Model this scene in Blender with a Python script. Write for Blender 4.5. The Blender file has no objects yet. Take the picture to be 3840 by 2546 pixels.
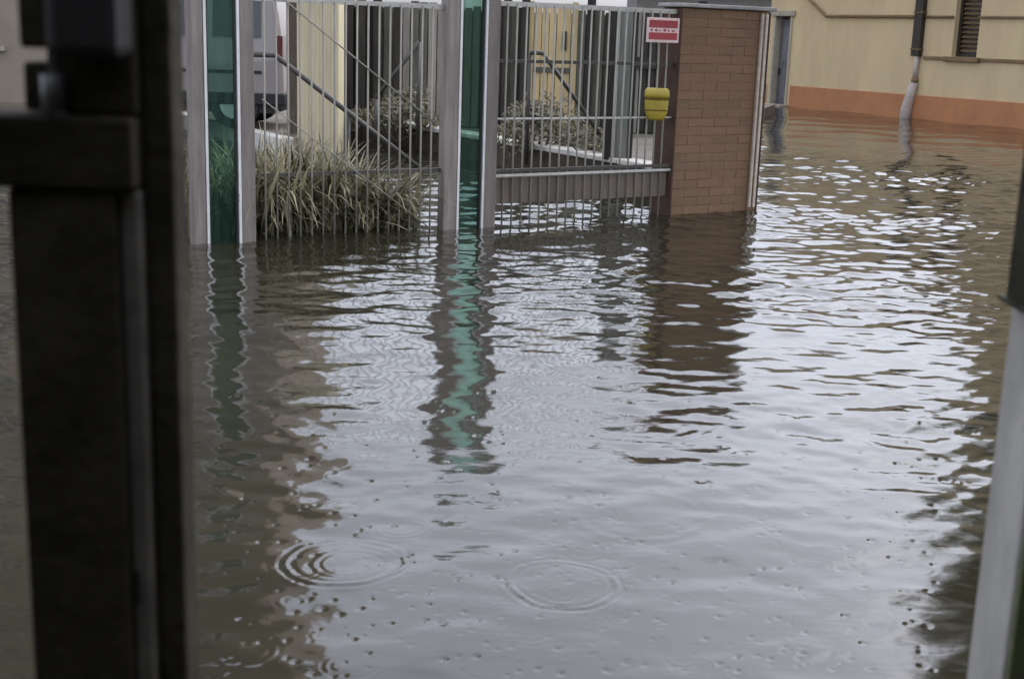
import bpy, bmesh, math, random
import numpy as np
from mathutils import Vector, Matrix

random.seed(7)
RNG = np.random.default_rng(11)
C = bpy.context.scene.collection
SC = bpy.context.scene

# ------------------------------------------------------------------ camera
H_CAM = 1.45
PITCH, ROLL, FPX = 13.2, 1.9, 1303.0
cam_d = bpy.data.cameras.new('camera')
cam = bpy.data.objects.new('camera', cam_d)
C.objects.link(cam)
CROT = Matrix.Rotation(math.radians(90 - PITCH), 3, 'X') @ Matrix.Rotation(math.radians(ROLL), 3, 'Z')
cam.matrix_world = Matrix.Translation((0, 0, H_CAM)) @ CROT.to_4x4()
cam_d.sensor_width = 36.0
cam_d.lens = FPX / 1024 * 36.0
cam_d.clip_start = 0.05
cam_d.clip_end = 1000
cam_d.dof.use_dof = True
cam_d.dof.focus_distance = 9.0
cam_d.dof.aperture_fstop = 6.3
SC.camera = cam

# ------------------------------------------------------------------ sky, sun, exposure
SUN_EL, SUN_AZ = math.radians(36), math.radians(62)
world = bpy.data.worlds.new('World')
SC.world = world
world.use_nodes = True
wn = world.node_tree
for n in list(wn.nodes):
    wn.nodes.remove(n)
w_out = wn.nodes.new('ShaderNodeOutputWorld')
w_bg = wn.nodes.new('ShaderNodeBackground')
w_sky = wn.nodes.new('ShaderNodeTexSky')
w_sky.sky_type = 'NISHITA'
w_sky.sun_disc = False
w_sky.sun_elevation = SUN_EL
w_sky.sun_rotation = SUN_AZ
w_sky.dust_density = 6.0
w_sky.air_density = 1.2
w_hsv = wn.nodes.new('ShaderNodeHueSaturation')
w_hsv.inputs['Saturation'].default_value = 0.30
w_tc = wn.nodes.new('ShaderNodeTexCoord')
w_map = wn.nodes.new('ShaderNodeMapping')
w_map.inputs['Scale'].default_value = (1.0, 1.0, 2.6)
w_noise = wn.nodes.new('ShaderNodeTexNoise')
w_noise.inputs['Scale'].default_value = 2.2
w_noise.inputs['Detail'].default_value = 5
w_ramp = wn.nodes.new('ShaderNodeMapRange')
w_ramp.inputs['From Min'].default_value = 0.3
w_ramp.inputs['From Max'].default_value = 0.7
w_ramp.inputs['To Min'].default_value = 0.82
w_ramp.inputs['To Max'].default_value = 1.15
w_mul = wn.nodes.new('ShaderNodeMixRGB')
w_mul.blend_type = 'MULTIPLY'
w_mul.inputs[0].default_value = 1.0
L = wn.links.new
L(w_tc.outputs['Generated'], w_map.inputs[0])
L(w_map.outputs[0], w_noise.inputs['Vector'])
L(w_noise.outputs['Fac'], w_ramp.inputs['Value'])
L(w_sky.outputs[0], w_hsv.inputs['Color'])
w_gam = wn.nodes.new('ShaderNodeGamma')        # cloud cover evens the sky out
w_gam.inputs[1].default_value = 0.55
w_gain = wn.nodes.new('ShaderNodeMixRGB')
w_gain.blend_type = 'MULTIPLY'
w_gain.inputs[0].default_value = 1.0
w_gain.inputs[2].default_value = (2.95, 3.05, 3.45, 1)
L(w_hsv.outputs[0], w_gam.inputs[0])
L(w_gam.outputs[0], w_gain.inputs[1])
L(w_gain.outputs[0], w_mul.inputs[1])
L(w_ramp.outputs[0], w_mul.inputs[2])
L(w_mul.outputs[0], w_bg.inputs['Color'])
w_bg.inputs['Strength'].default_value = 0.15
L(w_bg.outputs[0], w_out.inputs[0])

sun_d = bpy.data.lights.new('sun', 'SUN')
sun_d.energy = 0.5
sun_d.angle = math.radians(80)
sun_d.color = (1.0, 0.96, 0.9)
sun = bpy.data.objects.new('sun', sun_d)
C.objects.link(sun)
sd = Vector((math.sin(SUN_AZ) * math.cos(SUN_EL), math.cos(SUN_AZ) * math.cos(SUN_EL), math.sin(SUN_EL)))
sun.rotation_euler = sd.to_track_quat('Z', 'Y').to_euler()

SC.view_settings.view_transform = 'Standard'
SC.view_settings.look = 'None'
SC.view_settings.gamma = 1.0
SC.view_settings.use_curve_mapping = False
SC.view_settings.exposure = 0.9

# ------------------------------------------------------------------ pixels to places
CAMP = Vector((0, 0, H_CAM))

def ray(px, py):
    return CROT @ Vector(((px - 512) / FPX, -(py - 339) / FPX, -1.0))

def at_z(px, py, z=0.0):
    r = ray(px, py)
    return CAMP + r * ((z - H_CAM) / r.z)

def at_y(px, py, y):
    r = ray(px, py)
    return CAMP + r * (y / r.y)

class Wall:
    """vertical plane through two ground points: u along, n towards the camera side"""
    def __init__(s, a, b):
        s.a = Vector((a.x, a.y, 0)); s.b = Vector((b.x, b.y, 0))
        s.u = (s.b - s.a).normalized()
        s.len = (s.b - s.a).length
        s.n = Vector((s.u.y, -s.u.x, 0))
        s.ang = math.atan2(s.u.y, s.u.x)
    def hit(s, px, py, off=0.0):
        r = ray(px, py)
        o = s.a + s.n * off
        t = (o - CAMP).dot(s.n) / r.dot(s.n)
        p = CAMP + r * t
        return (p - s.a).dot(s.u), p.z
    def p(s, su, z=0.0, off=0.0):
        return s.a + s.u * su + s.n * off + Vector((0, 0, z))

# ------------------------------------------------------------------ materials
MATS = {}

def mat(name, col, rough=0.6, var=0.12, scale=6.0, bump=0.0, bscale=40.0, metal=0.0, spec=0.5, col2=None, stretch=None, detail=6, coat=0):
    if name in MATS:
        return MATS[name]
    m = bpy.data.materials.new(name)
    m.use_nodes = True
    t = m.node_tree
    b = t.nodes['Principled BSDF']
    b.inputs['Roughness'].default_value = rough
    b.inputs['Metallic'].default_value = metal
    b.inputs['Specular IOR Level'].default_value = spec
    b.inputs['Coat Weight'].default_value = coat
    tc = t.nodes.new('ShaderNodeTexCoord')
    mp = t.nodes.new('ShaderNodeMapping')
    if stretch:
        mp.inputs['Scale'].default_value = stretch
    t.links.new(tc.outputs['Object'], mp.inputs[0])
    nz = t.nodes.new('ShaderNodeTexNoise')
    nz.inputs['Scale'].default_value = scale
    nz.inputs['Detail'].default_value = detail
    nz.inputs['Roughness'].default_value = 0.65
    t.links.new(mp.outputs[0], nz.inputs['Vector'])
    rp = t.nodes.new('ShaderNodeValToRGB')
    c = Vector(col)
    if col2 is None:
        lo = c * (1 - var * 2); hi = c * (1 + var)
    else:
        lo = Vector(col2); hi = c
    rp.color_ramp.elements[0].position = 0.32
    rp.color_ramp.elements[1].position = 0.68
    rp.color_ramp.elements[0].color = (*lo, 1)
    rp.color_ramp.elements[1].color = (*hi, 1)
    t.links.new(nz.outputs['Fac'], rp.inputs[0])
    oi = t.nodes.new('ShaderNodeObjectInfo')
    mr = t.nodes.new('ShaderNodeMapRange')
    mr.inputs['To Min'].default_value = 1 - var
    mr.inputs['To Max'].default_value = 1 + var
    t.links.new(oi.outputs['Random'], mr.inputs['Value'])
    mx = t.nodes.new('ShaderNodeMixRGB')
    mx.blend_type = 'MULTIPLY'
    mx.inputs[0].default_value = 1.0
    t.links.new(rp.outputs[0], mx.inputs[1])
    t.links.new(mr.outputs[0], mx.inputs[2])
    t.links.new(mx.outputs[0], b.inputs['Base Color'])
    if bump > 0:
        n2 = t.nodes.new('ShaderNodeTexNoise')
        n2.inputs['Scale'].default_value = bscale
        n2.inputs['Detail'].default_value = 5
        t.links.new(mp.outputs[0], n2.inputs['Vector'])
        bp = t.nodes.new('ShaderNodeBump')
        bp.inputs['Strength'].default_value = bump
        bp.inputs['Distance'].default_value = 0.01
        t.links.new(n2.outputs['Fac'], bp.inputs['Height'])
        t.links.new(bp.outputs[0], b.inputs['Normal'])
    MATS[name] = m
    return m

mat('gate_black', (0.034, 0.031, 0.021), 0.7, 0.3, 9, 0.3, 60, spec=0.15)
mat('gate_edge_lit', (0.15, 0.14, 0.12), 0.6, 0.2, 12, 0.1, 60)  # light caught by the gate's edge, put into the colour
mat('hinge_grey', (0.16, 0.16, 0.16), 0.4, 0.2, 30)
mat('pillar_grey', (0.46, 0.44, 0.40), 0.75, 0.12, 9, 0.25, 70, stretch=(1, 1, 0.5))
mat('pillar_green', (0.115, 0.13, 0.055), 0.8, 0.25, 8, 0.2, 60)
mat('gateway_plaster', (0.14, 0.13, 0.11), 0.9, 0.15, 4)
mat('post_grey', (0.20, 0.172, 0.152), 0.5, 0.2, 5, 0.05, 50, stretch=(4, 4, 0.4))
mat('post_green', (0.16, 0.165, 0.14), 0.6, 0.15, 6, stretch=(4, 4, 0.4))
mat('post_trim', (0.62, 0.62, 0.6), 0.35, 0.08, 8, metal=0.2)
mat('post_gap', (0.02, 0.02, 0.02), 0.6, 0.1)
mat('bar_metal', (0.25, 0.24, 0.195), 0.45, 0.15, 20, stretch=(1, 1, 0.2))
mat('rail_dark', (0.05, 0.043, 0.035), 0.5, 0.2, 12)
mat('rail_light', (0.42, 0.41, 0.37), 0.5, 0.12, 10)
mat('kick_panel', (0.15, 0.12, 0.09), 0.6, 0.2, 5, 0.1, 30, stretch=(1, 1, 0.4))
mat('rust', (0.235, 0.114, 0.055), 0.75, 0.06, 1.6, 0.5, 45, col2=(0.165, 0.10, 0.056), stretch=(1, 1, 0.8))
mat('mortar', (0.165, 0.098, 0.056), 0.95, 0.2, 12, 0.4, 60)
mat('rust_grey', (0.215, 0.112, 0.058), 0.8, 0.06, 3, 0.5, 45, col2=(0.145, 0.095, 0.056))
mat('rust_dark', (0.06, 0.03, 0.016), 0.8, 0.25, 4, 0.2, 40)
mat('pier_cap', (0.3, 0.29, 0.27), 0.8, 0.15, 8, 0.2, 50)
mat('pier_trim', (0.5, 0.43, 0.34), 0.5, 0.12, 20)
mat('sign_plate', (0.62, 0.47, 0.44), 0.4, 0.08, 20)
mat('sign_white', (0.75, 0.66, 0.63), 0.4, 0.06, 20)
mat('sign_red', (0.30, 0.02, 0.03), 0.4, 0.12, 30)
mat('yellow', (0.43, 0.33, 0.04), 0.45, 0.12, 8)
mat('yellow_dark', (0.2, 0.14, 0.012), 0.5, 0.15, 8)
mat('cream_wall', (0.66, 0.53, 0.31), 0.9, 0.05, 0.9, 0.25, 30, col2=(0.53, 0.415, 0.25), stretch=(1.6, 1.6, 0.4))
mat('plinth', (0.52, 0.225, 0.095), 0.85, 0.06, 2.5, 0.3, 30, col2=(0.40, 0.18, 0.085))
mat('moulding', (0.2, 0.13, 0.065), 0.8, 0.15, 6)
mat('brown_dark', (0.028, 0.018, 0.009), 0.55, 0.25, 10)
mat('shutter', (0.13, 0.085, 0.04), 0.6, 0.15, 8)
mat('pale_pipe', (0.5, 0.42, 0.37), 0.5, 0.1, 10)
mat('door_blue', (0.15, 0.15, 0.165), 0.55, 0.15, 4, stretch=(3, 3, 0.6))
mat('stone_frame', (0.4, 0.36, 0.28), 0.85, 0.1, 10, 0.15, 50)
mat('roof_tile', (0.2, 0.085, 0.05), 0.8, 0.25, 6, 0.3, 20)
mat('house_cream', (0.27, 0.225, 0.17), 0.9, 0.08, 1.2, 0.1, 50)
mat('column_cream', (0.54, 0.47, 0.31), 0.85, 0.07, 3, 0.15, 40, stretch=(3, 3, 0.4))
mat('brown_post', (0.12, 0.09, 0.065), 0.7, 0.2, 8, stretch=(4, 4, 0.5))
mat('glass_dark', (0.03, 0.035, 0.04), 0.08, 0.1, 3, spec=0.6)
mat('kerb', (0.5, 0.48, 0.43), 0.85, 0.12, 9, 0.25, 40)
mat('low_wall', (0.07, 0.052, 0.035), 0.9, 0.3, 7, 0.4, 30)  # shade on the face under the coping, painted as a dark colour
mat('yard', (0.23, 0.2, 0.16), 0.75, 0.2, 1.6, 0.2, 25)
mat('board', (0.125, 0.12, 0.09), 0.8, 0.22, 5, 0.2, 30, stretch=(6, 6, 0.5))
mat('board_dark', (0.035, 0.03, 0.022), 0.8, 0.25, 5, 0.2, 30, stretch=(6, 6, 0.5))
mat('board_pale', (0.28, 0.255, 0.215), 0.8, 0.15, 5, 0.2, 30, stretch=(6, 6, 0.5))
mat('board_lit', (0.55, 0.42, 0.22), 0.75, 0.1, 5, 0.2, 30, stretch=(6, 6, 0.5))  # lit look of the timber door painted into its planks
mat('van_paint', (0.26, 0.23, 0.22), 0.3, 0.05, 3, coat=0.4)
mat('van_black', (0.015, 0.014, 0.015), 0.6, 0.15, 10)
mat('van_red', (0.10, 0.012, 0.012), 0.25, 0.1)
mat('ground_mud', (0.07, 0.06, 0.045), 0.95, 0.2, 3)
mat('shed_grey', (0.2, 0.19, 0.18), 0.8, 0.12, 2)
mat('bark', (0.09, 0.07, 0.05), 0.9, 0.2, 8, 0.4, 20)

def leaf_mat(name, a, b, trans=0.25):
    m = bpy.data.materials.new(name)
    m.use_nodes = True
    t = m.node_tree
    p = t.nodes['Principled BSDF']
    p.inputs['Roughness'].default_value = 0.5
    g = t.nodes.new('ShaderNodeNewGeometry')
    rp = t.nodes.new('ShaderNodeValToRGB')
    rp.color_ramp.elements[0].color = (*a, 1)
    rp.color_ramp.elements[1].color = (*b, 1)
    t.links.new(g.outputs['Random Per Island'], rp.inputs[0])
    t.links.new(rp.outputs[0], p.inputs['Base Color'])
    tr = t.nodes.new('ShaderNodeBsdfTranslucent')
    t.links.new(rp.outputs[0], tr.inputs['Color'])
    mx = t.nodes.new('ShaderNodeMixShader')
    mx.inputs[0].default_value = trans
    t.links.new(p.outputs[0], mx.inputs[1])
    t.links.new(tr.outputs[0], mx.inputs[2])
    t.links.new(mx.outputs[0], t.nodes['Material Output'].inputs['Surface'])
    MATS[name] = m
leaf_mat('grass_blade', (0.022, 0.026, 0.009), (0.46, 0.41, 0.25))
leaf_mat('shrub_leaf', (0.05, 0.05, 0.025), (0.24, 0.21, 0.13))
leaf_mat('tree_leaf', (0.025, 0.035, 0.014), (0.07, 0.085, 0.03))

def glass_mat():
    m = bpy.data.materials.new('green_glass')
    m.use_nodes = True
    t = m.node_tree
    for n in list(t.nodes):
        if n.type != 'OUTPUT_MATERIAL':
            t.nodes.remove(n)
    tr = t.nodes.new('ShaderNodeBsdfTransparent')
    tr.inputs[0].default_value = (0.56, 0.73, 0.655, 1)
    df = t.nodes.new('ShaderNodeBsdfPrincipled')
    df.inputs['Base Color'].default_value = (0.055, 0.115, 0.09, 1)
    df.inputs['Roughness'].default_value = 0.25
    nz = t.nodes.new('ShaderNodeTexNoise')
    nz.inputs['Scale'].default_value = 3.0
    nz.inputs['Detail'].default_value = 6
    mr = t.nodes.new('ShaderNodeMapRange')
    mr.inputs['From Min'].default_value = 0.35
    mr.inputs['From Max'].default_value = 0.65
    mr.inputs['To Min'].default_value = 0.10
    mr.inputs['To Max'].default_value = 0.26
    t.links.new(nz.outputs['Fac'], mr.inputs['Value'])
    mx = t.nodes.new('ShaderNodeMixShader')
    t.links.new(mr.outputs[0], mx.inputs[0])
    t.links.new(tr.outputs[0], mx.inputs[1])
    t.links.new(df.outputs[0], mx.inputs[2])
    t.links.new(mx.outputs[0], t.nodes['Material Output'].inputs['Surface'])
    MATS['green_glass'] = m
glass_mat()

def water_mat():
    m = bpy.data.materials.new('flood_water')
    m.use_nodes = True
    t = m.node_tree
    b = t.nodes['Principled BSDF']
    b.inputs['Roughness'].default_value = 0.075
    b.inputs['IOR'].default_value = 1.57
    tc = t.nodes.new('ShaderNodeTexCoord')
    n0 = t.nodes.new('ShaderNodeTexNoise')
    n0.inputs['Scale'].default_value = 0.7
    n0.inputs['Detail'].default_value = 4
    t.links.new(tc.outputs['Object'], n0.inputs['Vector'])
    rp = t.nodes.new('ShaderNodeValToRGB')
    rp.color_ramp.elements[0].color = (0.018, 0.0162, 0.0095, 1)
    rp.color_ramp.elements[1].color = (0.027, 0.0245, 0.0145, 1)
    rp.color_ramp.elements[0].position = 0.3
    rp.color_ramp.elements[1].position = 0.7
    t.links.new(n0.outputs['Fac'], rp.inputs[0])
    t.links.new(rp.outputs[0], b.inputs['Base Color'])
    mp = t.nodes.new('ShaderNodeMapping')
    mp.inputs['Scale'].default_value = (0.45, 1.0, 1.0)
    t.links.new(tc.outputs['Object'], mp.inputs[0])
    n1 = t.nodes.new('ShaderNodeTexNoise')
    n1.inputs['Scale'].default_value = 22
    n1.inputs['Detail'].default_value = 3
    t.links.new(mp.outputs[0], n1.inputs['Vector'])
    bp = t.nodes.new('ShaderNodeBump')
    bp.inputs['Strength'].default_value = 0.10
    bp.inputs['Distance'].default_value = 0.01
    t.links.new(n1.outputs['Fac'], bp.inputs['Height'])
    t.links.new(bp.outputs[0], b.inputs['Normal'])
    MATS['flood_water'] = m
water_mat()

# ------------------------------------------------------------------ builders
X3, Y3, Z3 = Vector((1, 0, 0)), Vector((0, 1, 0)), Vector((0, 0, 1))

def tag(o, label=None, cat=None, group=None, kind=None):
    if label: o['label'] = label
    if cat: o['category'] = cat
    if group: o['group'] = group
    if kind: o['kind'] = kind
    return o

def thing(name, label, cat, loc, group=None):
    o = bpy.data.objects.new(name, None)
    o.empty_display_size = 0.2
    C.objects.link(o)
    o.location = loc
    return tag(o, label, cat, group)

def origin_of(parent):
    v = Vector((0, 0, 0))
    while parent is not None:
        v += parent.location
        parent = parent.parent
    return v

def link(name, me, parent=None, loc=(0, 0, 0)):
    o = bpy.data.objects.new(name, me)
    C.objects.link(o)
    o.parent = parent
    o.location = loc
    return o

class MB:
    def __init__(s):
        s.bm = bmesh.new()
    def box(s, o, u, n, su, sn, sz, bevel=0.0):
        """box at o with axis u (range su), axis n (range sn), z range sz"""
        vs = []
        for a in su:
            for b in sn:
                for c in sz:
                    vs.append(s.bm.verts.new(o + u * a + n * b + Z3 * c))
        idx = [(0, 1, 3, 2), (4, 6, 7, 5), (0, 4, 5, 1), (2, 3, 7, 6), (0, 2, 6, 4), (1, 5, 7, 3)]
        fs = [s.bm.faces.new([vs[i] for i in f]) for f in idx]
        if bevel > 0:
            es = list({e for f in fs for e in f.edges})
            bmesh.ops.bevel(s.bm, geom=es, offset=bevel, segments=2, affect='EDGES', profile=0.5)
        return s
    def tube(s, pts, r, seg=10, r2=None):
        pts = [Vector(p) for p in pts]
        rings = []
        for i, p in enumerate(pts):
            if i == 0: d = pts[1] - p
            elif i == len(pts) - 1: d = p - pts[-2]
            else: d = (pts[i + 1] - p).normalized() + (p - pts[i - 1]).normalized()
            d.normalize()
            if i == 0:
                a = d.orthogonal().normalized() if abs(d.z) > 0.9 else d.cross(Z3).normalized()
            else:
                a = (a - d * a.dot(d)).normalized()
            b = d.cross(a)
            rr = r if r2 is None else r + (r2 - r) * i / (len(pts) - 1)
            rings.append([s.bm.verts.new(p + (a * math.cos(q) + b * math.sin(q)) * rr)
                          for q in (2 * math.pi * k / seg for k in range(seg))])
        for i in range(len(rings) - 1):
            for k in range(seg):
                f = s.bm.faces.new((rings[i][k], rings[i][(k + 1) % seg], rings[i + 1][(k + 1) % seg], rings[i + 1][k]))
                f.smooth = True
        s.bm.faces.new(rings[0][::-1]); s.bm.faces.new(rings[-1])
        return s
    def prism(s, poly, z0, z1):
        a = [s.bm.verts.new((x, y, z0)) for x, y in poly]
        b = [s.bm.verts.new((x, y, z1)) for x, y in poly]
        n = len(poly)
        s.bm.faces.new(a[::-1]); s.bm.faces.new(b)
        for i in range(n):
            s.bm.faces.new((a[i], a[(i + 1) % n], b[(i + 1) % n], b[i]))
        return s
    def poly_extrude(s, pts, d):
        """planar polygon of 3D points extruded by d"""
        a = [s.bm.verts.new(p) for p in pts]
        b = [s.bm.verts.new(Vector(p) + d) for p in pts]
        n = len(pts)
        s.bm.faces.new(a); s.bm.faces.new(b[::-1])
        for i in range(n):
            s.bm.faces.new((a[(i + 1) % n], a[i], b[i], b[(i + 1) % n]))
        return s
    def rings(s, levels, center, seg=20, smooth=True):
        """stack of (z, rx, ry) superellipse rings"""
        rr = []
        for z, rx, ry in levels:
            ring = []
            for k in range(seg):
                q = 2 * math.pi * k / seg
                cx, sy = math.cos(q), math.sin(q)
                ring.append(s.bm.verts.new(center + Vector((math.copysign(abs(cx) ** 0.5, cx) * rx, math.copysign(abs(sy) ** 0.5, sy) * ry, z))))
            rr.append(ring)
        for i in range(len(rr) - 1):
            for k in range(seg):
                f = s.bm.faces.new((rr[i][k], rr[i][(k + 1) % seg], rr[i + 1][(k + 1) % seg], rr[i + 1][k]))
                f.smooth = smooth
        s.bm.faces.new(rr[0][::-1]); s.bm.faces.new(rr[-1])
        return s
    def build(s, name, material, parent=None):
        off = origin_of(parent)
        bmesh.ops.recalc_face_normals(s.bm, faces=s.bm.faces)
        for v in s.bm.verts:
            v.co -= off
        me = bpy.data.meshes.new(name)
        s.bm.to_mesh(me); s.bm.free()
        me.materials.append(MATS[material])
        return link(name, me, parent)

def pydata(name, V, F, material, parent=None, smooth=False):
    off = np.array(origin_of(parent))
    me = bpy.data.meshes.new(name)
    me.from_pydata((np.asarray(V) - off).tolist(), [], F)
    me.materials.append(MATS[material])
    if smooth:
        me.polygons.foreach_set('use_smooth', np.ones(len(me.polygons), dtype=bool))
    return link(name, me, parent)

# ------------------------------------------------------------------ the water
def wave_field(x, y):
    z = np.zeros_like(x)
    rng = np.random.default_rng(3)
    # patches where the wind roughens the surface
    def patch(sx, sy, seed, n=6):
        r = np.random.default_rng(seed)
        v = np.zeros_like(x)
        for _ in range(n):
            kx, ky = r.normal(0, sx), r.normal(0, sy)
            v += np.sin(kx * x + ky * y + r.uniform(0, 6.28))
        return v / math.sqrt(n)
    front = 6.2 - 1.1 * np.clip(x, -1.0, 1.8) + 0.5 * np.sin(1.7 * x + 0.6) + 0.3 * np.sin(3.9 * x + 2.0)
    far = 1 / (1 + np.exp(-(y - front) * 1.5))
    calm = 1 / (1 + np.exp((y - 17.5) / 0.9))
    p1 = np.clip(0.62 + 0.42 * patch(0.9, 1.3, 5), 0.08, 1.4)
    edge = 1 / (1 + np.exp(-(x - 0.42 * y + 0.35) * 5)) + 0.7 / (1 + np.exp(-(-x - 0.12 * y + 0.05) * 6)) * np.exp(-((x + 0.155 * y) / 0.5) ** 2)
    p1 = np.maximum(p1, 0.35 * np.clip((y - 8) / 2, 0, 1))
    amp = (0.14 + 0.9 * far * p1 + 0.42 * np.clip(edge, 0, 1) * (1 - far) * np.clip(0.5 + 0.6 * patch(2.2, 3.2, 9), 0, 1.3)) * (0.10 + 0.90 * calm) * (1 + 0.04 * np.clip(y - 9, 0, 9))
    # wind ripples with crests lying across the view
    for _ in range(34):
        lam = math.exp(rng.uniform(math.log(0.085), math.log(0.5)))
        th = rng.normal(math.radians(90 + 8), math.radians(27))
        k = 2 * math.pi / lam
        a = 0.0125 * lam / math.sqrt(34) * 2.3
        warp = 0.6 * np.sin(0.8 * x + rng.uniform(0, 6)) + 0.5 * np.sin(0.9 * y + rng.uniform(0, 6))
        z += amp * a * np.sin(k * (math.cos(th) * x + math.sin(th) * y) + warp + rng.uniform(0, 6.28))
    # long low swells that bend the reflections
    for _ in range(9):
        lam = rng.uniform(0.5, 2.0)
        th = rng.normal(math.radians(100), math.radians(50))
        k = 2 * math.pi / lam
        z += (0.55 + 0.45 / (1 + np.exp(-(y - 5.0) * 2))) * 0.0055 * lam / 3.0 * np.sin(k * (math.cos(th) * x + math.sin(th) * y) + rng.uniform(0, 6.28))
    # sideways ripples
    for _ in range(10):
        lam = rng.uniform(0.12, 0.35)
        th = rng.uniform(0, 6.28)
        k = 2 * math.pi / lam
        z += (0.25 + 0.75 * far) * 0.0011 * lam * np.sin(k * (math.cos(th) * x + math.sin(th) * y) + rng.uniform(0, 6.28))
    return z

def drop_field(x, y, z):
    def ring(cx, cy, R, w, a, n=3, e0=0.0, e1=6.3):
        m = (np.abs(x - cx) < R * 1.5) & (np.abs(y - cy) < R * 1.5)
        q = np.arctan2(y[m] - cy, x[m] - cx)
        d = np.hypot(x[m] - cx, y[m] - cy) * (1 + 0.035 * np.sin(2 * q + 7 * cx) + 0.025 * np.sin(3 * q + 3 * cy) + 0.012 * np.sin(7 * q))
        z[m] += a * (0.35 + 0.65 * np.clip(0.5 - 0.5 * (y[m] - cy) / R + 0.25 * np.sin(5 * np.arctan2(y[m] - cy, x[m] - cx) + 9 * cx), 0, 1)) * np.exp(-((d - R) / (w * n * 0.28)) ** 2) * np.cos((d - R) / w * 2 * math.pi)
    for px, py, R, w, a in [(563, 582, 0.15, 0.032, 0.0013), (345, 560, 0.165, 0.035, 0.0011), (350, 562, 0.10, 0.03, 0.0006),
                            (640, 515, 0.2, 0.06, 0.0004), (640, 420, 0.25, 0.06, 0.0006)]:
        p = at_z(px, py)
        ring(p.x, p.y, R, w, a)
    # fresh rain drop rings and dimples
    r = np.random.default_rng(21)
    for _ in range(95):
        p = at_z(r.uniform(200, 960), r.uniform(330, 676))
        ring(p.x, p.y, r.uniform(0.02, 0.075), r.uniform(0.016, 0.028), r.uniform(0.0001, 0.00045))
    for _ in range(620):
        py = r.uniform(385, 676); px = r.uniform(215, 940)
        p = at_z(px, py)
        s = r.uniform(0.0028, 0.0058) * (0.6 + 0.16 * p.y)
        m = (np.abs(x - p.x) < s * 5) & (np.abs(y - p.y) < s * 5)
        d2 = (x[m] - p.x) ** 2 + (y[m] - p.y) ** 2
        big = r.uniform(0.25, 1.0)
        z[m] += -s * 0.5 * big * np.exp(-d2 / (2 * s * s))
    return z

def build_water():
    ys = [1.25]
    while ys[-1] < 33:
        ys.append(ys[-1] + (0.0022 if ys[-1] < 4.6 else 0.0036) * max(ys[-1], 1.6))
    ys = np.array([-8, -3, -1.0, 0.2, 0.8] + ys + [40, 60, 120, 300, 600])
    uu = np.linspace(-0.52, 0.52, 920)
    uu = np.concatenate([[-14, -6, -3, -1.6, -0.9, -0.65], uu, [0.65, 0.9, 1.6, 3, 6, 14]])
    YY, UU = np.meshgrid(ys, uu, indexing='ij')
    XX = UU * (np.maximum(YY, 0.8) + 1.4)
    ZZ = wave_field(XX, YY)
    ZZ = drop_field(XX, YY, ZZ)
    edge = (np.abs(UU) > 0.52) | (YY > 33) | (YY < 1.2)
    ZZ[edge] *= 0.0
    nr, nc = XX.shape
    V = np.stack([XX, YY, ZZ], -1).reshape(-1, 3)
    i = np.arange(nr - 1)[:, None] * nc + np.arange(nc - 1)[None, :]
    F = np.stack([i, i + 1, i + nc + 1, i + nc], -1).reshape(-1, 4)
    me = bpy.data.meshes.new('water')
    me.vertices.add(len(V)); me.vertices.foreach_set('co', V.astype(np.float32).ravel())
    me.loops.add(F.size); me.loops.foreach_set('vertex_index', F.astype(np.int32).ravel())
    me.polygons.add(len(F))
    me.polygons.foreach_set('loop_start', np.arange(0, F.size, 4, dtype=np.int32))
    me.polygons.foreach_set('use_smooth', np.ones(len(F), dtype=bool))
    me.update(calc_edges=True)
    me.materials.append(MATS['flood_water'])
    o = link('water', me)
    tag(o, 'murky flood water with rain rings and wind ripples covering the street', 'water', kind='structure')
build_water()

g = MB().box(Vector((0, 0, 0)), X3, Y3, (-600, 600), (-40, 640), (-0.75, -0.45)).build('ground', 'ground_mud')
tag(g, 'muddy ground under the flood water', 'ground', kind='structure')

# ------------------------------------------------------------------ fence line
FL = Wall(at_z(222, 241), at_z(707, 212))

# ---- raised yard behind the fence
kl, kr = at_z(206, 117, 0.2), at_z(292, 137, 0.2)
wl, wr = at_z(371, 116, 0.3), at_z(668, 165, 0.3)
kdir = (kr - kl).normalized()
k0 = kl - kdir * 9
wdir = (wr - wl).normalized()
w0 = wl - wdir * 1.2
yard_poly = [(k0.x, k0.y), (kr.x, kr.y), (w0.x, w0.y), (wr.x, wr.y), (wr.x + 0.75, wr.y + 5), (5.4, 28), (k0.x - 8, 34), (k0.x - 4, k0.y)]
y_o = MB().prism([(x, y) for x, y in yard_poly], -0.5, 0.17).build('yard_ground', 'yard')
tag(y_o, 'raised wet paved yard behind the fence', 'ground', kind='structure')

KW = Wall(k0, kr)
t = thing('kerb', 'pale kerb edging the yard below the silver van', 'kerb', KW.p(KW.len / 2))
n_k = int(KW.len / 0.9)
for i in range(n_k):
    a = KW.len - 0.9 * (i + 1)
    MB().box(KW.a, KW.u, KW.n, (a + 0.006, a + 0.894), (-0.02, 0.16), (-0.4, 0.2 + random.uniform(-0.004, 0.004)), 0.012).build('kerb_stone', 'kerb', t)

LW = Wall(w0, wr)
t = thing('low_wall', 'low garden wall, shade painted dark below its pale coping, slanting towards the rust brown pier', 'wall', LW.p(LW.len / 2))
MB().box(LW.a, LW.u, LW.n, (0, LW.len), (-0.1, 0.1), (-0.4, 0.25)).build('wall_body', 'low_wall', t)
n_c = int(LW.len / 0.6)
for i in range(n_c):
    a = LW.len * i / n_c
    MB().box(LW.a, LW.u, LW.n, (a + 0.004, a + LW.len / n_c - 0.004), (-0.13, 0.13), (0.252, 0.3 + random.uniform(-0.004, 0.004)), 0.008).build('coping_stone', 'kerb', t)

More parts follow.
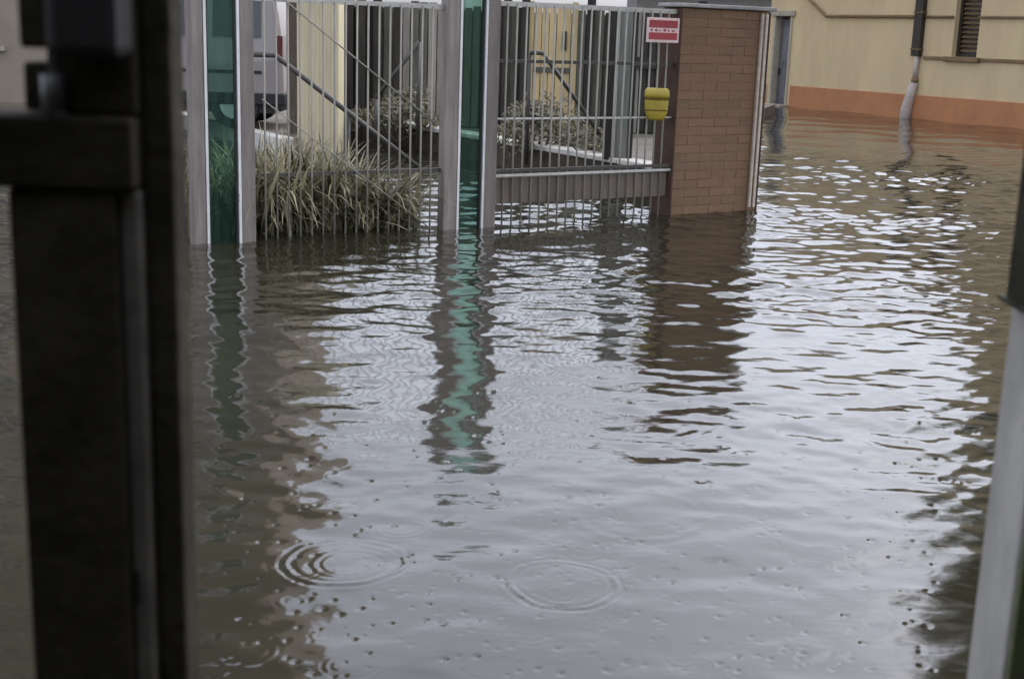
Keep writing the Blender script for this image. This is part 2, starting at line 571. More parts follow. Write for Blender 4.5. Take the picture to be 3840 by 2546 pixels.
# ---- glazed screens: pairs of posts with a green pane between
def glazed_screen(x_a, x_b, y_base, top, label, w_px):
    sa0, _ = FL.hit(x_a[0], y_base); sa1, _ = FL.hit(x_a[1], y_base)
    sb0, _ = FL.hit(x_b[0], y_base); sb1, _ = FL.hit(x_b[1], y_base)
    t = thing('glazed_screen', label, 'glass screen', FL.p((sa0 + sb1) / 2), 'glazed screens in the fence line')
    for s0, s1, side in ((sa0, sa1, 1), (sb0, sb1, 1)):
        pz = MB().box(FL.a, FL.u, FL.n, (s0, s1), (-0.045, 0.045), (-0.45, top), 0.006).build('post', 'post_grey', t)
        MB().box(FL.a, FL.u, FL.n, (s0 - 0.006, s1 + 0.006), (-0.052, 0.052), (top + 0.002, top + 0.02), 0.004).build('post_cap', 'post_trim', pz)
    # glazing beads: pale strips with a black gasket beside each post
    for s, d in ((sa1, 1), (sb0, -1)):
        MB().box(FL.a, FL.u, FL.n, sorted((s + d * 0.002, s + d * 0.02)), (0.012, 0.05), (-0.3, top - 0.01)).build('glazing_bead', 'post_trim', t)
        MB().box(FL.a, FL.u, FL.n, sorted((s + d * 0.022, s + d * 0.034)), (0.006, 0.035), (-0.3, top - 0.01)).build('gasket', 'post_gap', t)
    MB().box(FL.a, FL.u, FL.n, (sa1 + 0.004, sb0 - 0.004), (-0.005, 0.004), (-0.3, top - 0.02)).build('glass_pane', 'green_glass', t)
    MB().box(FL.a, FL.u, FL.n, (sa1 + 0.002, sb0 - 0.002), (-0.03, 0.011), (top - 0.06, top - 0.012)).build('top_rail', 'post_grey', t)
    return sa0, sa1, sb0, sb1

s1 = glazed_screen((192, 205), (240, 254), 241, 2.05, 'green glass screen between two grey posts left of the grass clump', 1)
s2 = glazed_screen((440, 453), (480, 492), 219, 2.0, 'green glass screen between two grey posts in the middle of the fence', 1)

# ---- bar fence sections
bar_me = None
def bar_mesh(h0, h1):
    b = MB().tube([(0, 0, h0), (0, 0, h1)], 0.0075, 6)
    me = bpy.data.meshes.new('bar')
    b.bm.to_mesh(me); b.bm.free()
    me.materials.append(MATS['bar_metal'])
    return me

def bar_fence(sa, sb, label, rails, top, kick=None, braces=()):
    t = thing('bar_fence', label, 'fence', FL.p((sa + sb) / 2), 'metal bar fence sections')
    me = bar_mesh(-0.3, top)
    n = max(2, round((sb - sa) / 0.087))
    for i in range(1, n):
        s = sa + (sb - sa) * i / n
        link('bar', me, t, FL.p(s) - t.location)
    for z, hh, m, off in rails:
        MB().box(FL.a, FL.u, FL.n, (sa, sb), (off - 0.012, off + 0.012), (z - hh, z + hh)).build('rail', m, t)
    if kick:
        z0, z1 = kick
        npan = 5
        for i in range(npan):
            a = sa + (sb - sa) * i / npan
            b = sa + (sb - sa) * (i + 1) / npan
            MB().box(FL.a, FL.u, FL.n, (a + 0.004, b - 0.004), (-0.03, -0.015), (z0, z1), 0.003).build('kick_panel', 'kick_panel', t)
    for (p0, p1, r, m) in braces:
        u0, z0 = FL.hit(*p0, 0.02); u1, z1 = FL.hit(*p1, 0.02)
        MB().tube([FL.p(u0, z0, 0.022), FL.p(u1, z1, 0.022)], r, 6).build('brace_rod', m, t)
    return t

def fz(px, py):
    return FL.hit(px, py)[1]

bar_fence(s1[3] + 0.002, s2[0] - 0.002, 'pale metal bar fence in front of the grass clump', [
    (fz(430, 6), 0.016, 'rail_light', -0.016), (fz(430, 170), 0.014, 'rail_dark', -0.016)], fz(430, 6),
    braces=[((262, -18), (436, 124), 0.006, 'bar_metal'), ((262, 99), (430, 228), 0.005, 'bar_metal')])
sp0, _ = FL.hit(666, 212)
bar_fence(s2[3] + 0.002, sp0 - 0.002, 'pale metal bar fence with brown kick panels beside the rust brown pier', [
    (fz(560, 6), 0.018, 'rail_light', -0.016), (fz(560, 62), 0.013, 'rail_dark', -0.016), (fz(580, 118), 0.006, 'rail_light', -0.01),
    (fz(600, 167), 0.012, 'rail_dark', 0.014), (fz(600, 171.5), 0.009, 'rail_light', 0.017)], fz(560, 6),
    kick=(fz(600, 199), fz(600, 174)))

# ---- rust brown pier
sp1, _ = FL.hit(752, 212)
pt = fz(715, 9)
PIER_T = 0.2
t = thing('gate_pier', 'rust brown slab pier standing in the water at the end of the fence', 'pier', FL.p((sp0 + sp1) / 2))
MB().box(FL.a, FL.u, FL.n, (sp0 + 0.02, sp1), (-PIER_T, 0.018), (-0.45, pt), 0.004).build('pier_core', 'mortar', t)
pr = random.Random(4)
b_in = sp1 - 0.10 - (sp0 + 0.022)
ch, bw = 0.074, b_in / 3.0
brick_me = {}
def brick_mesh(w, v):
    key = (round(w, 3), v)
    if key not in brick_me:
        bb = MB().box(Vector((0, 0, 0)), FL.u, FL.n, (0.0017, w - 0.0017), (-0.03, 0), (0.0017, ch - 0.0017), 0.003)
        for q in bb.bm.verts:
            q.co += FL.n * pr.uniform(-0.0018, 0.0018) + Z3 * pr.uniform(-0.0012, 0.0012)
        bmesh.ops.recalc_face_normals(bb.bm, faces=bb.bm.faces)
        me = bpy.data.meshes.new('brick'); bb.bm.to_mesh(me); bb.bm.free()
        me.materials.append(MATS[('rust', 'rust', 'rust_grey')[v]])
        brick_me[key] = me
    return brick_me[key]
row = 0
z = -0.08
while z + ch < pt - 0.002:
    s_ = sp0 + 0.022
    ends = [bw * k for k in range(4)] if row % 2 == 0 else [0, bw * 0.5, bw * 1.5, bw * 2.5, bw * 3]
    for e0, e1 in zip(ends[:-1], ends[1:]):
        link('brick', brick_mesh(e1 - e0, pr.choice((0, 1, 2))), t, FL.p(s_ + e0, z, 0.0208 + pr.uniform(-0.0009, 0.0009)) - t.location)
    z += ch
    row += 1
MB().box(FL.a, FL.u, FL.n, (sp1 - 0.098, sp1 - 0.001), (-0.02, 0.03), (-0.45, pt - 0.004), 0.004).build('edge_board', 'rust_grey', t)
MB().box(FL.a, FL.u, FL.n, (sp0, sp0 + 0.018), (-PIER_T - 0.01, 0.045), (-0.45, pt - 0.01), 0.004).build('end_plate', 'rust_dark', t)
MB().box(FL.a, FL.u, FL.n, (sp0 - 0.03, sp1 + 0.06), (-PIER_T - 0.03, 0.06), (pt + 0.003, pt + 0.035), 0.008).build('cap_plate', 'pier_cap', t)
for k, ds in enumerate((0.035, 0.085)):
    MB().box(FL.a, FL.u, FL.n, (sp1 - ds - 0.012, sp1 - ds + 0.012), (0.032, 0.055), (0.03, pt - 0.02), 0.004).build('trim_strip', 'pier_trim', t)
MB().box(FL.a, FL.u, FL.n, (sp1 + 0.003, sp1 + 0.035), (-PIER_T, 0.02), (-0.45, pt - 0.01), 0.004).build('edge_plate', 'rust_dark', t)

# ---- red and white sign on the fence
def fence_rect(x0, y0, x1, y1, off):
    a, z1 = FL.hit(x0, y0, off); b, z0 = FL.hit(x1, y1, off)
    return a, b, z0, z1
a, b, z0, z1 = fence_rect(648, 17, 679, 43, 0.09)
t = thing('warning_sign', 'small red and white sign fixed to the fence beside the pier', 'sign', FL.p((a + b) / 2, z0, 0.09))
MB().box(FL.a, FL.u, FL.n, (a, b), (0.078, 0.084), (z0, z1), 0.002).build('plate', 'sign_plate', t)
hh = z1 - z0; ww = b - a
for lo, hi in ((0.60, 0.90), (0.12, 0.40)):
    MB().box(FL.a, FL.u, FL.n, (a + ww * 0.07, b - ww * 0.06), (0.0845, 0.0875), (z0 + hh * lo, z0 + hh * hi)).build('red_band', 'sign_red', t)
for k in range(6):
    c0 = a + ww * (0.12 + 0.13 * k)
    MB().box(FL.a, FL.u, FL.n, (c0, c0 + ww * (0.05 + 0.03 * (k % 2))), (0.0845, 0.0862), (z0 + hh * 0.45, z0 + hh * (0.55 - 0.02 * (k % 3)))).build('lettering', 'sign_red', t)
for k in (0.2, 0.8):
    MB().box(FL.a, FL.u, FL.n, (a + ww * k - 0.008, a + ww * k + 0.008), (0.0, 0.077), (z0 + hh * 0.45, z0 + hh * 0.55)).build('bracket', 'rail_dark', t)

# ---- yellow letterbox hung on the fence
a, b, z0, z1 = fence_rect(647, 88, 668, 120, 0.1)
lb = FL.p((a + b) / 2, z0, 0.085)
t = thing('letterbox', 'yellow tapered letterbox hung low on the fence beside the pier', 'letterbox', lb)
h = z1 - z0; w = (b - a) / 2
MB().rings([(0, w * 0.5, 0.03), (h * 0.08, w * 0.64, 0.042), (h * 0.25, w * 0.76, 0.052), (h * 0.60, w * 0.82, 0.056), (h * 0.62, w * 0.82, 0.056)], lb).build('box_body', 'yellow', t)
MB().rings([(h * 0.622, w * 0.76, 0.05), (h * 0.69, w * 0.76, 0.05)], lb).build('slot', 'yellow_dark', t)
MB().rings([(h * 0.692, w * 0.84, 0.06), (h * 0.80, w * 0.86, 0.062), (h * 0.92, w * 0.84, 0.06), (h * 1.0, w * 0.7, 0.05)], lb).build('lid', 'yellow', t)
MB().rings([(h * 0.30, w * 0.80, 0.055), (h * 0.36, w * 0.81, 0.056)], lb).build('band', 'yellow_dark', t)
MB().box(lb, FL.u, FL.n, (-0.015, 0.015), (-0.085, -0.04), (h * 0.3, h * 0.36)).build('bracket', 'rail_dark', t)

# ------------------------------------------------------------------ right hand house
HW = Wall(at_z(790, 106.5), at_z(1024, 129))
def hs(px, py, off=0.0):
    return HW.hit(px, py, off)
s_l = hs(764, 104)[0]
HT = 4.1
s_r = HW.len + 9
t = thing('house', 'cream rendered house with orange plinth and grey door across the flooded street', 'house', HW.p(2))
# wall with real openings for door and windows
d0, d1 = hs(772, 60)[0], hs(790, 60)[0]
dz = hs(782, 16)[1]
w0_, w1_ = hs(953, 40)[0], hs(978, 40)[0]
wz0 = hs(965, 57)[1]; wz1 = wz0 + 1.75
win2 = HW.len + 2.2
holes = [(d0, d1, -0.5, dz), (w0_, w1_, wz0, wz1), (win2, win2 + (w1_ - w0_), wz0, wz1), (win2 + 3.2, win2 + 3.2 + (w1_ - w0_), wz0, wz1)]
def wall_with_holes(W, s0, s1, z0, z1, holes, th, off, material, parent, name='wall'):
    m = MB()
    cuts = sorted({s0, s1, *[h[0] for h in holes], *[h[1] for h in holes]})
    for a, b in zip(cuts[:-1], cuts[1:]):
        segs = [(z0, z1)]
        for h in holes:
            if h[0] <= a + 1e-6 and h[1] >= b - 1e-6:
                new = []
                for lo, hi in segs:
                    if h[2] > lo: new.append((lo, min(h[2], hi)))
                    if h[3] < hi: new.append((max(h[3], lo), hi))
                segs = [q for q in new if q[1] - q[0] > 1e-4]
        for lo, hi in segs:
            m.box(W.a, W.u, W.n, (a, b), (off - th, off), (lo, hi))
    bmesh.ops.remove_doubles(m.bm, verts=m.bm.verts, dist=1e-5)
    return m.build(name, material, parent)
wall_with_holes(HW, s_l, s_r, -0.5, HT, holes, 0.35, 0, 'cream_wall', t)
pz = hs(900, 91)[1]
pl_top = (hs(800, 87.5)[1] + hs(1010, 100)[1]) / 2
for a, b in ((s_l - 0.02, d0 - 0.12), (d1 + 0.12, s_r)):
    MB().box(HW.a, HW.u, HW.n, (a, b), (0.001, 0.05), (-0.5, pl_top), 0.01).build('plinth', 'plinth', t)
# other three sides and roof
dep = 7.0
MB().box(HW.a, HW.u, HW.n, (s_l, s_l + 0.3), (-dep, -0.352), (-0.5, HT)).build('side_wall', 'cream_wall', t)
MB().box(HW.a, HW.u, HW.n, (s_r - 0.3, s_r), (-dep, -0.352), (-0.5, HT)).build('side_wall', 'cream_wall', t)
MB().box(HW.a, HW.u, HW.n, (s_l, s_r), (-dep - 0.3, -dep - 0.002), (-0.5, HT)).build('back_wall', 'cream_wall', t)
rf = MB()
P = lambda s, n, z: HW.a + HW.u * s + HW.n * n + Z3 * z
rf.poly_extrude([P(s_l - 0.3, 0.45, HT + 0.01), P(s_l - 0.3, -dep / 2, HT + 1.0), P(s_l - 0.3, -dep - 0.6, HT + 0.01)], HW.u * (s_r - s_l + 0.6))
rf.build('roof', 'roof_tile', t)
# taller right wing above the picture, added unseen for a dark water reflection
s_w = hs(1000, 60)[0]
MB().box(HW.a, HW.u, HW.n, (s_w, s_r), (-dep, 0.0), (HT + 0.002, 8.4)).build('added_upper_wall', 'cream_wall', t)
MB().poly_extrude([P(s_w - 0.3, 0.45, 8.41), P(s_w - 0.3, -dep / 2, 9.9), P(s_w - 0.3, -dep - 0.6, 8.41)], HW.u * (s_r - s_w + 0.6)).build('roof', 'roof_tile', t)
# door
dr = MB().box(HW.a, HW.u, HW.n, (d0 + 0.06, d1 - 0.06), (-0.2, -0.15), (-0.45, dz - 0.07), 0.004).build('door', 'door_blue', t)
for zz0, zz1 in ((0.15, 0.85), (1.0, dz - 0.25)):
    MB().box(HW.a, HW.u, HW.n, (d0 + 0.18, d1 - 0.18), (-0.149, -0.135), (zz0, zz1), 0.004).build('door_panel', 'door_blue', dr)
MB().tube([P(d0 + 0.14, -0.12, 0.72), P(d0 + 0.14, -0.12, 0.86)], 0.02, 8).build('handle', 'van_black', dr)
MB().box(HW.a, HW.u, HW.n, (d0, d0 + 0.058), (-0.22, 0.03), (-0.45, dz), 0.004).build('door_jamb', 'stone_frame', t)
MB().box(HW.a, HW.u, HW.n, (d1 - 0.058, d1), (-0.22, 0.03), (-0.45, dz), 0.004).build('door_jamb', 'stone_frame', t)
MB().box(HW.a, HW.u, HW.n, (d0 - 0.08, d1 + 0.08), (-0.22, 0.06), (dz + 0.002, dz + 0.12), 0.006).build('lintel', 'stone_frame', t)
MB().box(HW.a, HW.u, HW.n, (d0 - 0.1, d1 + 0.1), (0.002, 0.3), (-0.4, 0.035), 0.01).build('doorstep', 'stone_frame', t)
# windows with shutters half closed
for (a, b, q0, q1) in holes[1:]:
    wn_o = MB().box(HW.a, HW.u, HW.n, (a, b), (-0.22, -0.2), (q0, q1)).build('window', 'glass_dark', t)
    for u0, u1, v0, v1 in ((a, a + 0.07, q0, q1), (b - 0.07, b, q0, q1), (a + 0.07, b - 0.07, q0, q0 + 0.07), (a + 0.07, b - 0.07, q1 - 0.07, q1)):
        MB().box(HW.a, HW.u, HW.n, (u0, u1), (-0.198, -0.12), (v0, v1)).build('frame', 'brown_dark', wn_o)
    ns = int((q1 - q0 - 0.2) / 0.09)
    for i in range(ns):
        z = q0 + 0.1 + i * 0.09
        m = MB()
        m.poly_extrude([P(a + 0.08, -0.195, z + 0.05), P(a + 0.08, -0.135, z), P(a + 0.08, -0.135, z + 0.016), P(a + 0.08, -0.195, z + 0.066)], HW.u * (b - a - 0.16))
        m.build('slat', 'shutter', wn_o)
    MB().box(HW.a, HW.u, HW.n, (a - 0.16, b + 0.12), (-0.18, 0.09), (q0 - 0.09, q0 - 0.002), 0.008).build('sill', 'moulding', t)
# string courses
dpx = hs(920, 40)[0]
z_s = hs(1000, 60.5)[1]
cuts = [(dpx + 0.16, w0_ - 0.165), (w1_ + 0.125, win2 - 0.165), (win2 + (w1_ - w0_) + 0.125, win2 + 3.2 - 0.165), (win2 + 3.2 + (w1_ - w0_) + 0.125, s_r)]
for a, b in cuts:
    MB().box(HW.a, HW.u, HW.n, (a, b), (0.001, 0.045), (z_s - 0.03, z_s + 0.03), 0.006).build('string_course', 'moulding', t)
# conduit: down from the upper left, then level along the wall
c0 = hs(806, -4, 0.05); c1 = hs(826, 16, 0.05); c2 = hs(912, 15.5, 0.05)
MB().tube([P(c0[0], 0.05, c0[1]), P(c1[0], 0.05, c1[1]), P(dpx - 0.12, 0.05, c1[1])], 0.032, 8).build('conduit', 'moulding', t)
for a, b in ((dpx + 0.13, w0_ - 0.01), (w1_ + 0.01, win2 - 0.01)):
    MB().tube([P(a, 0.04, c1[1]), P(b, 0.04, c1[1])], 0.025, 8).build('conduit', 'moulding', t)
# dark box downpipe, with a pale boot kicking out into the flood
bz = hs(915, 56)[1]
dp = MB().box(HW.a, HW.u, HW.n, (dpx - 0.11, dpx + 0.11), (0.01, 0.12), (bz, HT - 0.02), 0.01).build('downpipe', 'brown_dark', t)
for zz in (bz + 0.12, bz + 0.85, bz + 1.7):
    MB().box(HW.a, HW.u, HW.n, (dpx - 0.125, dpx + 0.125), (0.004, 0.13), (zz, zz + 0.04), 0.004).build('clip', 'shutter', dp)
lp = MB().tube([P(dpx + 0.03, 0.07, bz - 0.005), P(dpx + 0.03, 0.075, 0.78)], 0.05, 10).build('lower_pipe', 'pale_pipe', t)
MB().tube([P(dpx + 0.03, 0.075, 0.74), P(dpx + 0.03, 0.076, 0.82)], 0.068, 12).build('collar', 'moulding', lp)
MB().tube([P(dpx + 0.03, 0.085, 0.735), P(dpx - 0.02, 0.10, 0.45), P(dpx - 0.06, 0.13, 0.2), P(dpx - 0.08, 0.14, -0.3)], 0.085, 12, 0.125).build('pipe_boot', 'pale_pipe', t)

# ------------------------------------------------------------------ left hand house far behind the fence
hx1 = at_y(283, 60, 23).x
t = thing('tall_house', 'cream house behind the silver van at the left, made tall to darken the water', 'house', (hx1 - 7, 23, 0))
LH = Wall(Vector((hx1 - 15, 23, 0)), Vector((hx1, 23, 0)))
TH = 15.6  # unseen storeys added so the water at left reflects dark
wh = []
for fl in range(4):
    for k in range(4):
        wh.append((LH.len - 2.6 - k * 3.4, LH.len - 1.5 - k * 3.4, 0.95 + fl * 3.1, 2.45 + fl * 3.1))
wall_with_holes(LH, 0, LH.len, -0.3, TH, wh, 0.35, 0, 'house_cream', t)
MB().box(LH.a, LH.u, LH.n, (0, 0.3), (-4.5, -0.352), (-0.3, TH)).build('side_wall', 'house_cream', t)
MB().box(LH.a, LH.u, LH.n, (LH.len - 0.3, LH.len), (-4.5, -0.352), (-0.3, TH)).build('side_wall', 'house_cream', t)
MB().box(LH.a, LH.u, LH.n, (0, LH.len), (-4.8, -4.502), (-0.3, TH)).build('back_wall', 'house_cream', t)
P2 = lambda s, n, z: LH.a + LH.u * s + LH.n * n + Z3 * z
m = MB(); m.poly_extrude([P2(-0.4, 0.5, TH + 0.01), P2(-0.4, -2.4, TH + 1.5), P2(-0.4, -5.2, TH + 0.01)], LH.u * (LH.len + 0.8)); m.build('roof', 'roof_tile', t)
for a, b, q0, q1 in wh:
    wo = MB().box(LH.a, LH.u, LH.n, (a, b), (-0.2, -0.17), (q0, q1)).build('window', 'glass_dark', t)
    for u0, u1, v0, v1 in ((a, a + 0.08, q0, q1), (b - 0.08, b, q0, q1), (a + 0.08, b - 0.08, q0, q0 + 0.08), (a + 0.08, b - 0.08, q1 - 0.08, q1), ((a + b) / 2 - 0.04, (a + b) / 2 + 0.04, q0 + 0.08, q1 - 0.08)):
        MB().box(LH.a, LH.u, LH.n, (u0, u1), (-0.168, -0.1), (v0, v1)).build('frame', 'sign_white', wo)
    MB().box(LH.a, LH.u, LH.n, (a - 0.1, b + 0.1), (-0.16, 0.08), (q0 - 0.08, q0 - 0.002)).build('sill', 'stone_frame', t)

# ---- cream column between yard and fence
cb = at_z(321, 150)
cw = 0.5 * (at_y(341, 100, cb.y) - at_y(300, 100, cb.y)).x
t = thing('cream_column', 'fluted cream column standing behind the grass clump', 'column', cb)
MB().box(cb, X3, Y3, (-cw, cw), (-cw, cw), (-0.45, 2.5), 0.015).build('shaft', 'column_cream', t)
for k in (-0.52, 0, 0.52):
    MB().box(cb, X3, Y3, (cw * k - 0.02, cw * k + 0.02), (-cw - 0.012, -cw + 0.01), (0.1, 2.4), 0.004).build('rib', 'column_cream', t)
MB().box(cb, X3, Y3, (-cw - 0.05, cw + 0.05), (-cw - 0.05, cw + 0.05), (2.502, 2.62), 0.015).build('capital', 'kerb', t)
# brown timber post left of the column
p0 = at_z(294, 147); 
t = thing('timber_post', 'brown timber post close to the left of the cream column', 'post', p0)
MB().box(p0, X3, Y3, (-0.075, 0.075), (-0.06, 0.06), (-0.45, 2.3), 0.01).build('shaft', 'brown_post', t)
MB().box(p0, X3, Y3, (-0.09, 0.09), (-0.075, 0.075), (2.302, 2.36), 0.01).build('post_cap', 'rail_dark', t)
# grey post pair at the low wall
gp = at_z(617, 157, 0.3)
t = thing('gate_post', 'grey green flat post with dark edges rising from the low wall near the sign', 'post', gp)
MB().box(gp, X3, Y3, (-0.07, 0.09), (-0.05, 0.05), (-0.02, 1.42), 0.006).build('face', 'post_green', t)
MB().box(gp, X3, Y3, (-0.135, -0.072), (-0.06, 0.03), (-0.02, 1.42), 0.004).build('edge_tube', 'board_dark', t)
MB().box(gp, X3, Y3, (0.092, 0.14), (-0.06, 0.03), (-0.02, 1.42), 0.004).build('edge_tube', 'board_dark', t)
MB().box(gp, X3, Y3, (-0.05, -0.035), (-0.062, -0.051), (0, 1.4)).build('bead', 'rail_light', t)

# ---- silver van parked in the yard
def van():
    x1 = at_y(293, 100, 17.2).x
    y0, y1, zb = 16.4, 18.0, 0.18
    L_ = 2.95
    t = thing('van', 'silver van parked behind the left end of the fence', 'van', (x1 - L_ / 2, (y0 + y1) / 2, zb))
    # side profile, nose to the left, extruded across the width with tumblehome
    prof = [(0, 0.32), (0.02, 0.85), (0.05, 1.15), (0.16, 1.72), (0.4, 1.84), (2.6, 1.86), (3.1, 1.7), (3.55, 1.12), (4.1, 0.92), (4.2, 0.6), (4.18, 0.32)]
    bm = bmesh.new()
    secs = [(0.0, 0.92), (0.10, 1.0), (0.9, 1.0), (1.0, 0.92)]
    rings = []
    for f, k in secs:
        ring = []
        for px, pz in prof:
            cx, cz = 2.1, 0.95
            x = (cx + (px - cx) * (0.985 if k < 1 else 1)) * 0.70
            tum = 0.10 * max(0, pz - 1.0) / 0.85
            yy = y0 + (y1 - y0) * f
            yy += tum * (1 if f < 0.5 else -1)
            z = cz + (pz - cz) * (0.97 if k < 1 else 1)
            ring.append(bm.verts.new((x1 - x, yy, zb + z)))
        rings.append(ring)
    n = len(prof)
    for i in range(3):
        for k in range(n):
            bm.faces.new((rings[i][k], rings[i][(k + 1) % n], rings[i + 1][(k + 1) % n], rings[i + 1][k]))
    bm.faces.new(rings[0]); bm.faces.new(rings[-1][::-1])
    m = MB(); m.bm.free(); m.bm = bm
    m.build('body', 'van_paint', t)
    for a, b in ((0.26, 0.85), (0.97, 1.68), (1.76, 2.12)):
        pts = [(x1 - a, y0 - 0.012 + 0.02, zb + 1.12), (x1 - b, y0 - 0.012 + 0.02, zb + 1.12), (x1 - b + (0.17 if b > 2.0 else 0), y0 + 0.06, zb + 1.6), (x1 - a, y0 + 0.06, zb + 1.6)]
        MB().poly_extrude([Vector(p) for p in pts], Vector((0, 0.05, 0))).build('side_window', 'glass_dark', t)
    o = Vector((x1, y0, zb))
    MB().box(o, X3, Y3, (-2.96, 0.03), (-0.015, 1.6), (0.30, 0.45), 0.02).build('bumper', 'van_black', t)
    MB().box(o, X3, Y3, (-2.8, -0.1), (0.06, 1.5), (0.2, 0.31)).build('underbody', 'van_black', t)
    MB().box(o, X3, Y3, (-2.3, -0.25), (-0.012, 0.03), (0.68, 0.72), 0.004).build('side_strip', 'van_black', t)
    MB().box(o, X3, Y3, (-0.06, 0.005), (-0.004, 0.1), (0.85, 1.15), 0.01).build('tail_light', 'van_red', t)
    for wx in (-0.6, -2.35):
        for wy in (0.02, 1.4):
            w = MB()
            seg = 20
            w.tube([o + Vector((wx, wy, 0.3)), o + Vector((wx, wy + 0.18, 0.3))], 0.3, seg)
            wh = w.build('wheel', 'van_black', t)
            MB().tube([o + Vector((wx, wy - 0.01, 0.3)), o + Vector((wx, wy + 0.02, 0.3))], 0.18, 14).build('rim', 'post_trim', wh)
van()

# ---- handrails
def handrail(pts, posts, foot, r, label):
    base = Vector((pts[0].x, pts[0].y, foot))
    t = thing('handrail', label, 'handrail', base, 'pipe handrails behind the fence')
    MB().tube(pts, r, 8).build('rail', 'rail_dark', t)
    for p in posts:
        MB().tube([Vector((p.x, p.y, foot - 0.02)), Vector((p.x, p.y, p.z))], r * 0.9, 8).build('post', 'rail_dark', t)
ya = 12.4
pa = [at_y(244, 54, ya), at_y(275, 55, ya), at_y(348, 112, ya), at_y(422, 170, ya)]
handrail(pa, [pa[0], pa[2]], -0.4, 0.025, 'dark sloping pipe handrail in front of the cream column')
yb = 13.4
pb = [at_y(530, 52.4, yb), at_y(543, 53, yb), at_y(600, 134, yb)]
handrail(pb, [pb[0]], 0.17, 0.023, 'dark sloping pipe handrail in front of the lit-toned timber door')
yc = 15.6
pc = [at_y(419, 42, yc), at_y(376, 98, yc)]
handrail(pc, [pc[0], pc[1]], 0.17, 0.025, 'short dark handrail rising to the right left of the middle glass screen')

# ---- slatted board fence closing the yard
BY = 18.0
bl, br = at_y(338, 40, BY).x, at_y(748, 40, BY).x
zt = lambda px, py: at_y(px, py, BY).z
t = thing('board_fence', 'weathered upright board fence closing the back of the yard', 'fence', ((bl + br) / 2, BY, 0.17))
x = bl
o = Vector((0, BY, 0))
da, db = at_y(534, 40, BY).x, at_y(571, 40, BY).x
while x < br - 0.02:
    w = random.uniform(0.10, 0.14)
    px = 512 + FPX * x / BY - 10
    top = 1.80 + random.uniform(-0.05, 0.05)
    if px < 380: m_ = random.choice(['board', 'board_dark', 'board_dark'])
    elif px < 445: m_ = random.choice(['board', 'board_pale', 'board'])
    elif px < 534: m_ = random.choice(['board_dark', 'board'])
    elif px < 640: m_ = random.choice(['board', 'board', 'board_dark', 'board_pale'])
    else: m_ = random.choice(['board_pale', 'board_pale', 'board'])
    if not (da - 0.02 < x + w / 2 < db + 0.02):
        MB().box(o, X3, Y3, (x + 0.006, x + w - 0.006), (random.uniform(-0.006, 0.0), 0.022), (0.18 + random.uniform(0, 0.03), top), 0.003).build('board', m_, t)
    x += w
MB().box(o, X3, Y3, (bl, br), (0.075, 0.09), (0.16, 1.73)).build('sky_block_sheet', 'board', t)  # added sheet, keeps bright sky from showing between the boards
for z in (0.5, 1.5):
    MB().box(o, X3, Y3, (bl, br), (0.024, 0.07), (z - 0.04, z + 0.04)).build('rail', 'board', t)
for py in (59, 66):
    zz = at_y(640, py, BY).z
    MB().box(o, X3, Y3, (at_y(606, py, BY).x, at_y(672, py, BY).x), (-0.04, -0.009), (zz - 0.03, zz + 0.03)).build('rail', 'board_dark', t)
for px in (350, 362, 378, 507, 525, 590, 700):
    xx = at_y(px, 40, BY).x
    MB().box(o, X3, Y3, (xx - 0.055, xx + 0.055), (-0.12, -0.01), (0.15, 1.95 + (0.5 if px < 400 else 0)), 0.008).build('post', 'board_dark', t)
a, b = at_y(534, 40, BY).x, at_y(571, 40, BY).x
d = thing('timber_door', 'yellowish plank door, its warm lit tone painted on, in the board fence behind the middle fence section', 'door', ((a + b) / 2, BY, 0.17))
n = 5
for i in range(n):
    u0, u1 = a + (b - a) * i / n, a + (b - a) * (i + 1) / n
    MB().box(o, X3, Y3, (u0 + 0.004, u1 - 0.004), (-0.02 - 0.006 * (i % 2), 0.02), (0.19, 1.86), 0.003).build('plank', 'board_lit', d)
for u0 in (a - 0.085, b + 0.004):
    MB().box(o, X3, Y3, (u0, u0 + 0.08), (-0.035, 0.02), (0.16, 1.88), 0.004).build('door_jamb', 'board_lit', d)
MB().box(o, X3, Y3, (b - 0.12, b - 0.06), (-0.06, -0.027), (1.25, 1.5), 0.01).build('lock_plate', 'board_dark', d)
MB().box(o, X3, Y3, (a, b), (-0.045, -0.027), (0.95, 1.02), 0.004).build('ledge', 'board', d)

# ---- far grey shed closing the view above the pier
fx0, fx1 = at_y(636, 20, 42).x, at_y(800, 20, 42).x
t = thing('shed', 'far grey shed just showing above the top of the brown pier', 'shed', ((fx0 + fx1) / 2, 43, 0))
o = Vector((0, 42, 0))
MB().box(o, X3, Y3, (fx0, fx1), (0, 4), (-0.4, 2.9)).build('wall', 'shed_grey', t)
MB().poly_extrude([Vector((fx0 - 0.2, 41.7, 2.91)), Vector((fx0 - 0.2, 44, 3.7)), Vector((fx0 - 0.2, 46.3, 2.91))], X3 * (fx1 - fx0 + 0.4)).build('roof', 'shed_grey', t)
for k in range(4):
    w0s = fx0 + 0.6 + k * 1.25
    MB().box(o, X3, Y3, (w0s, w0s + 0.7), (-0.03, -0.002), (1.2, 2.2)).build('window', 'glass_dark', t)

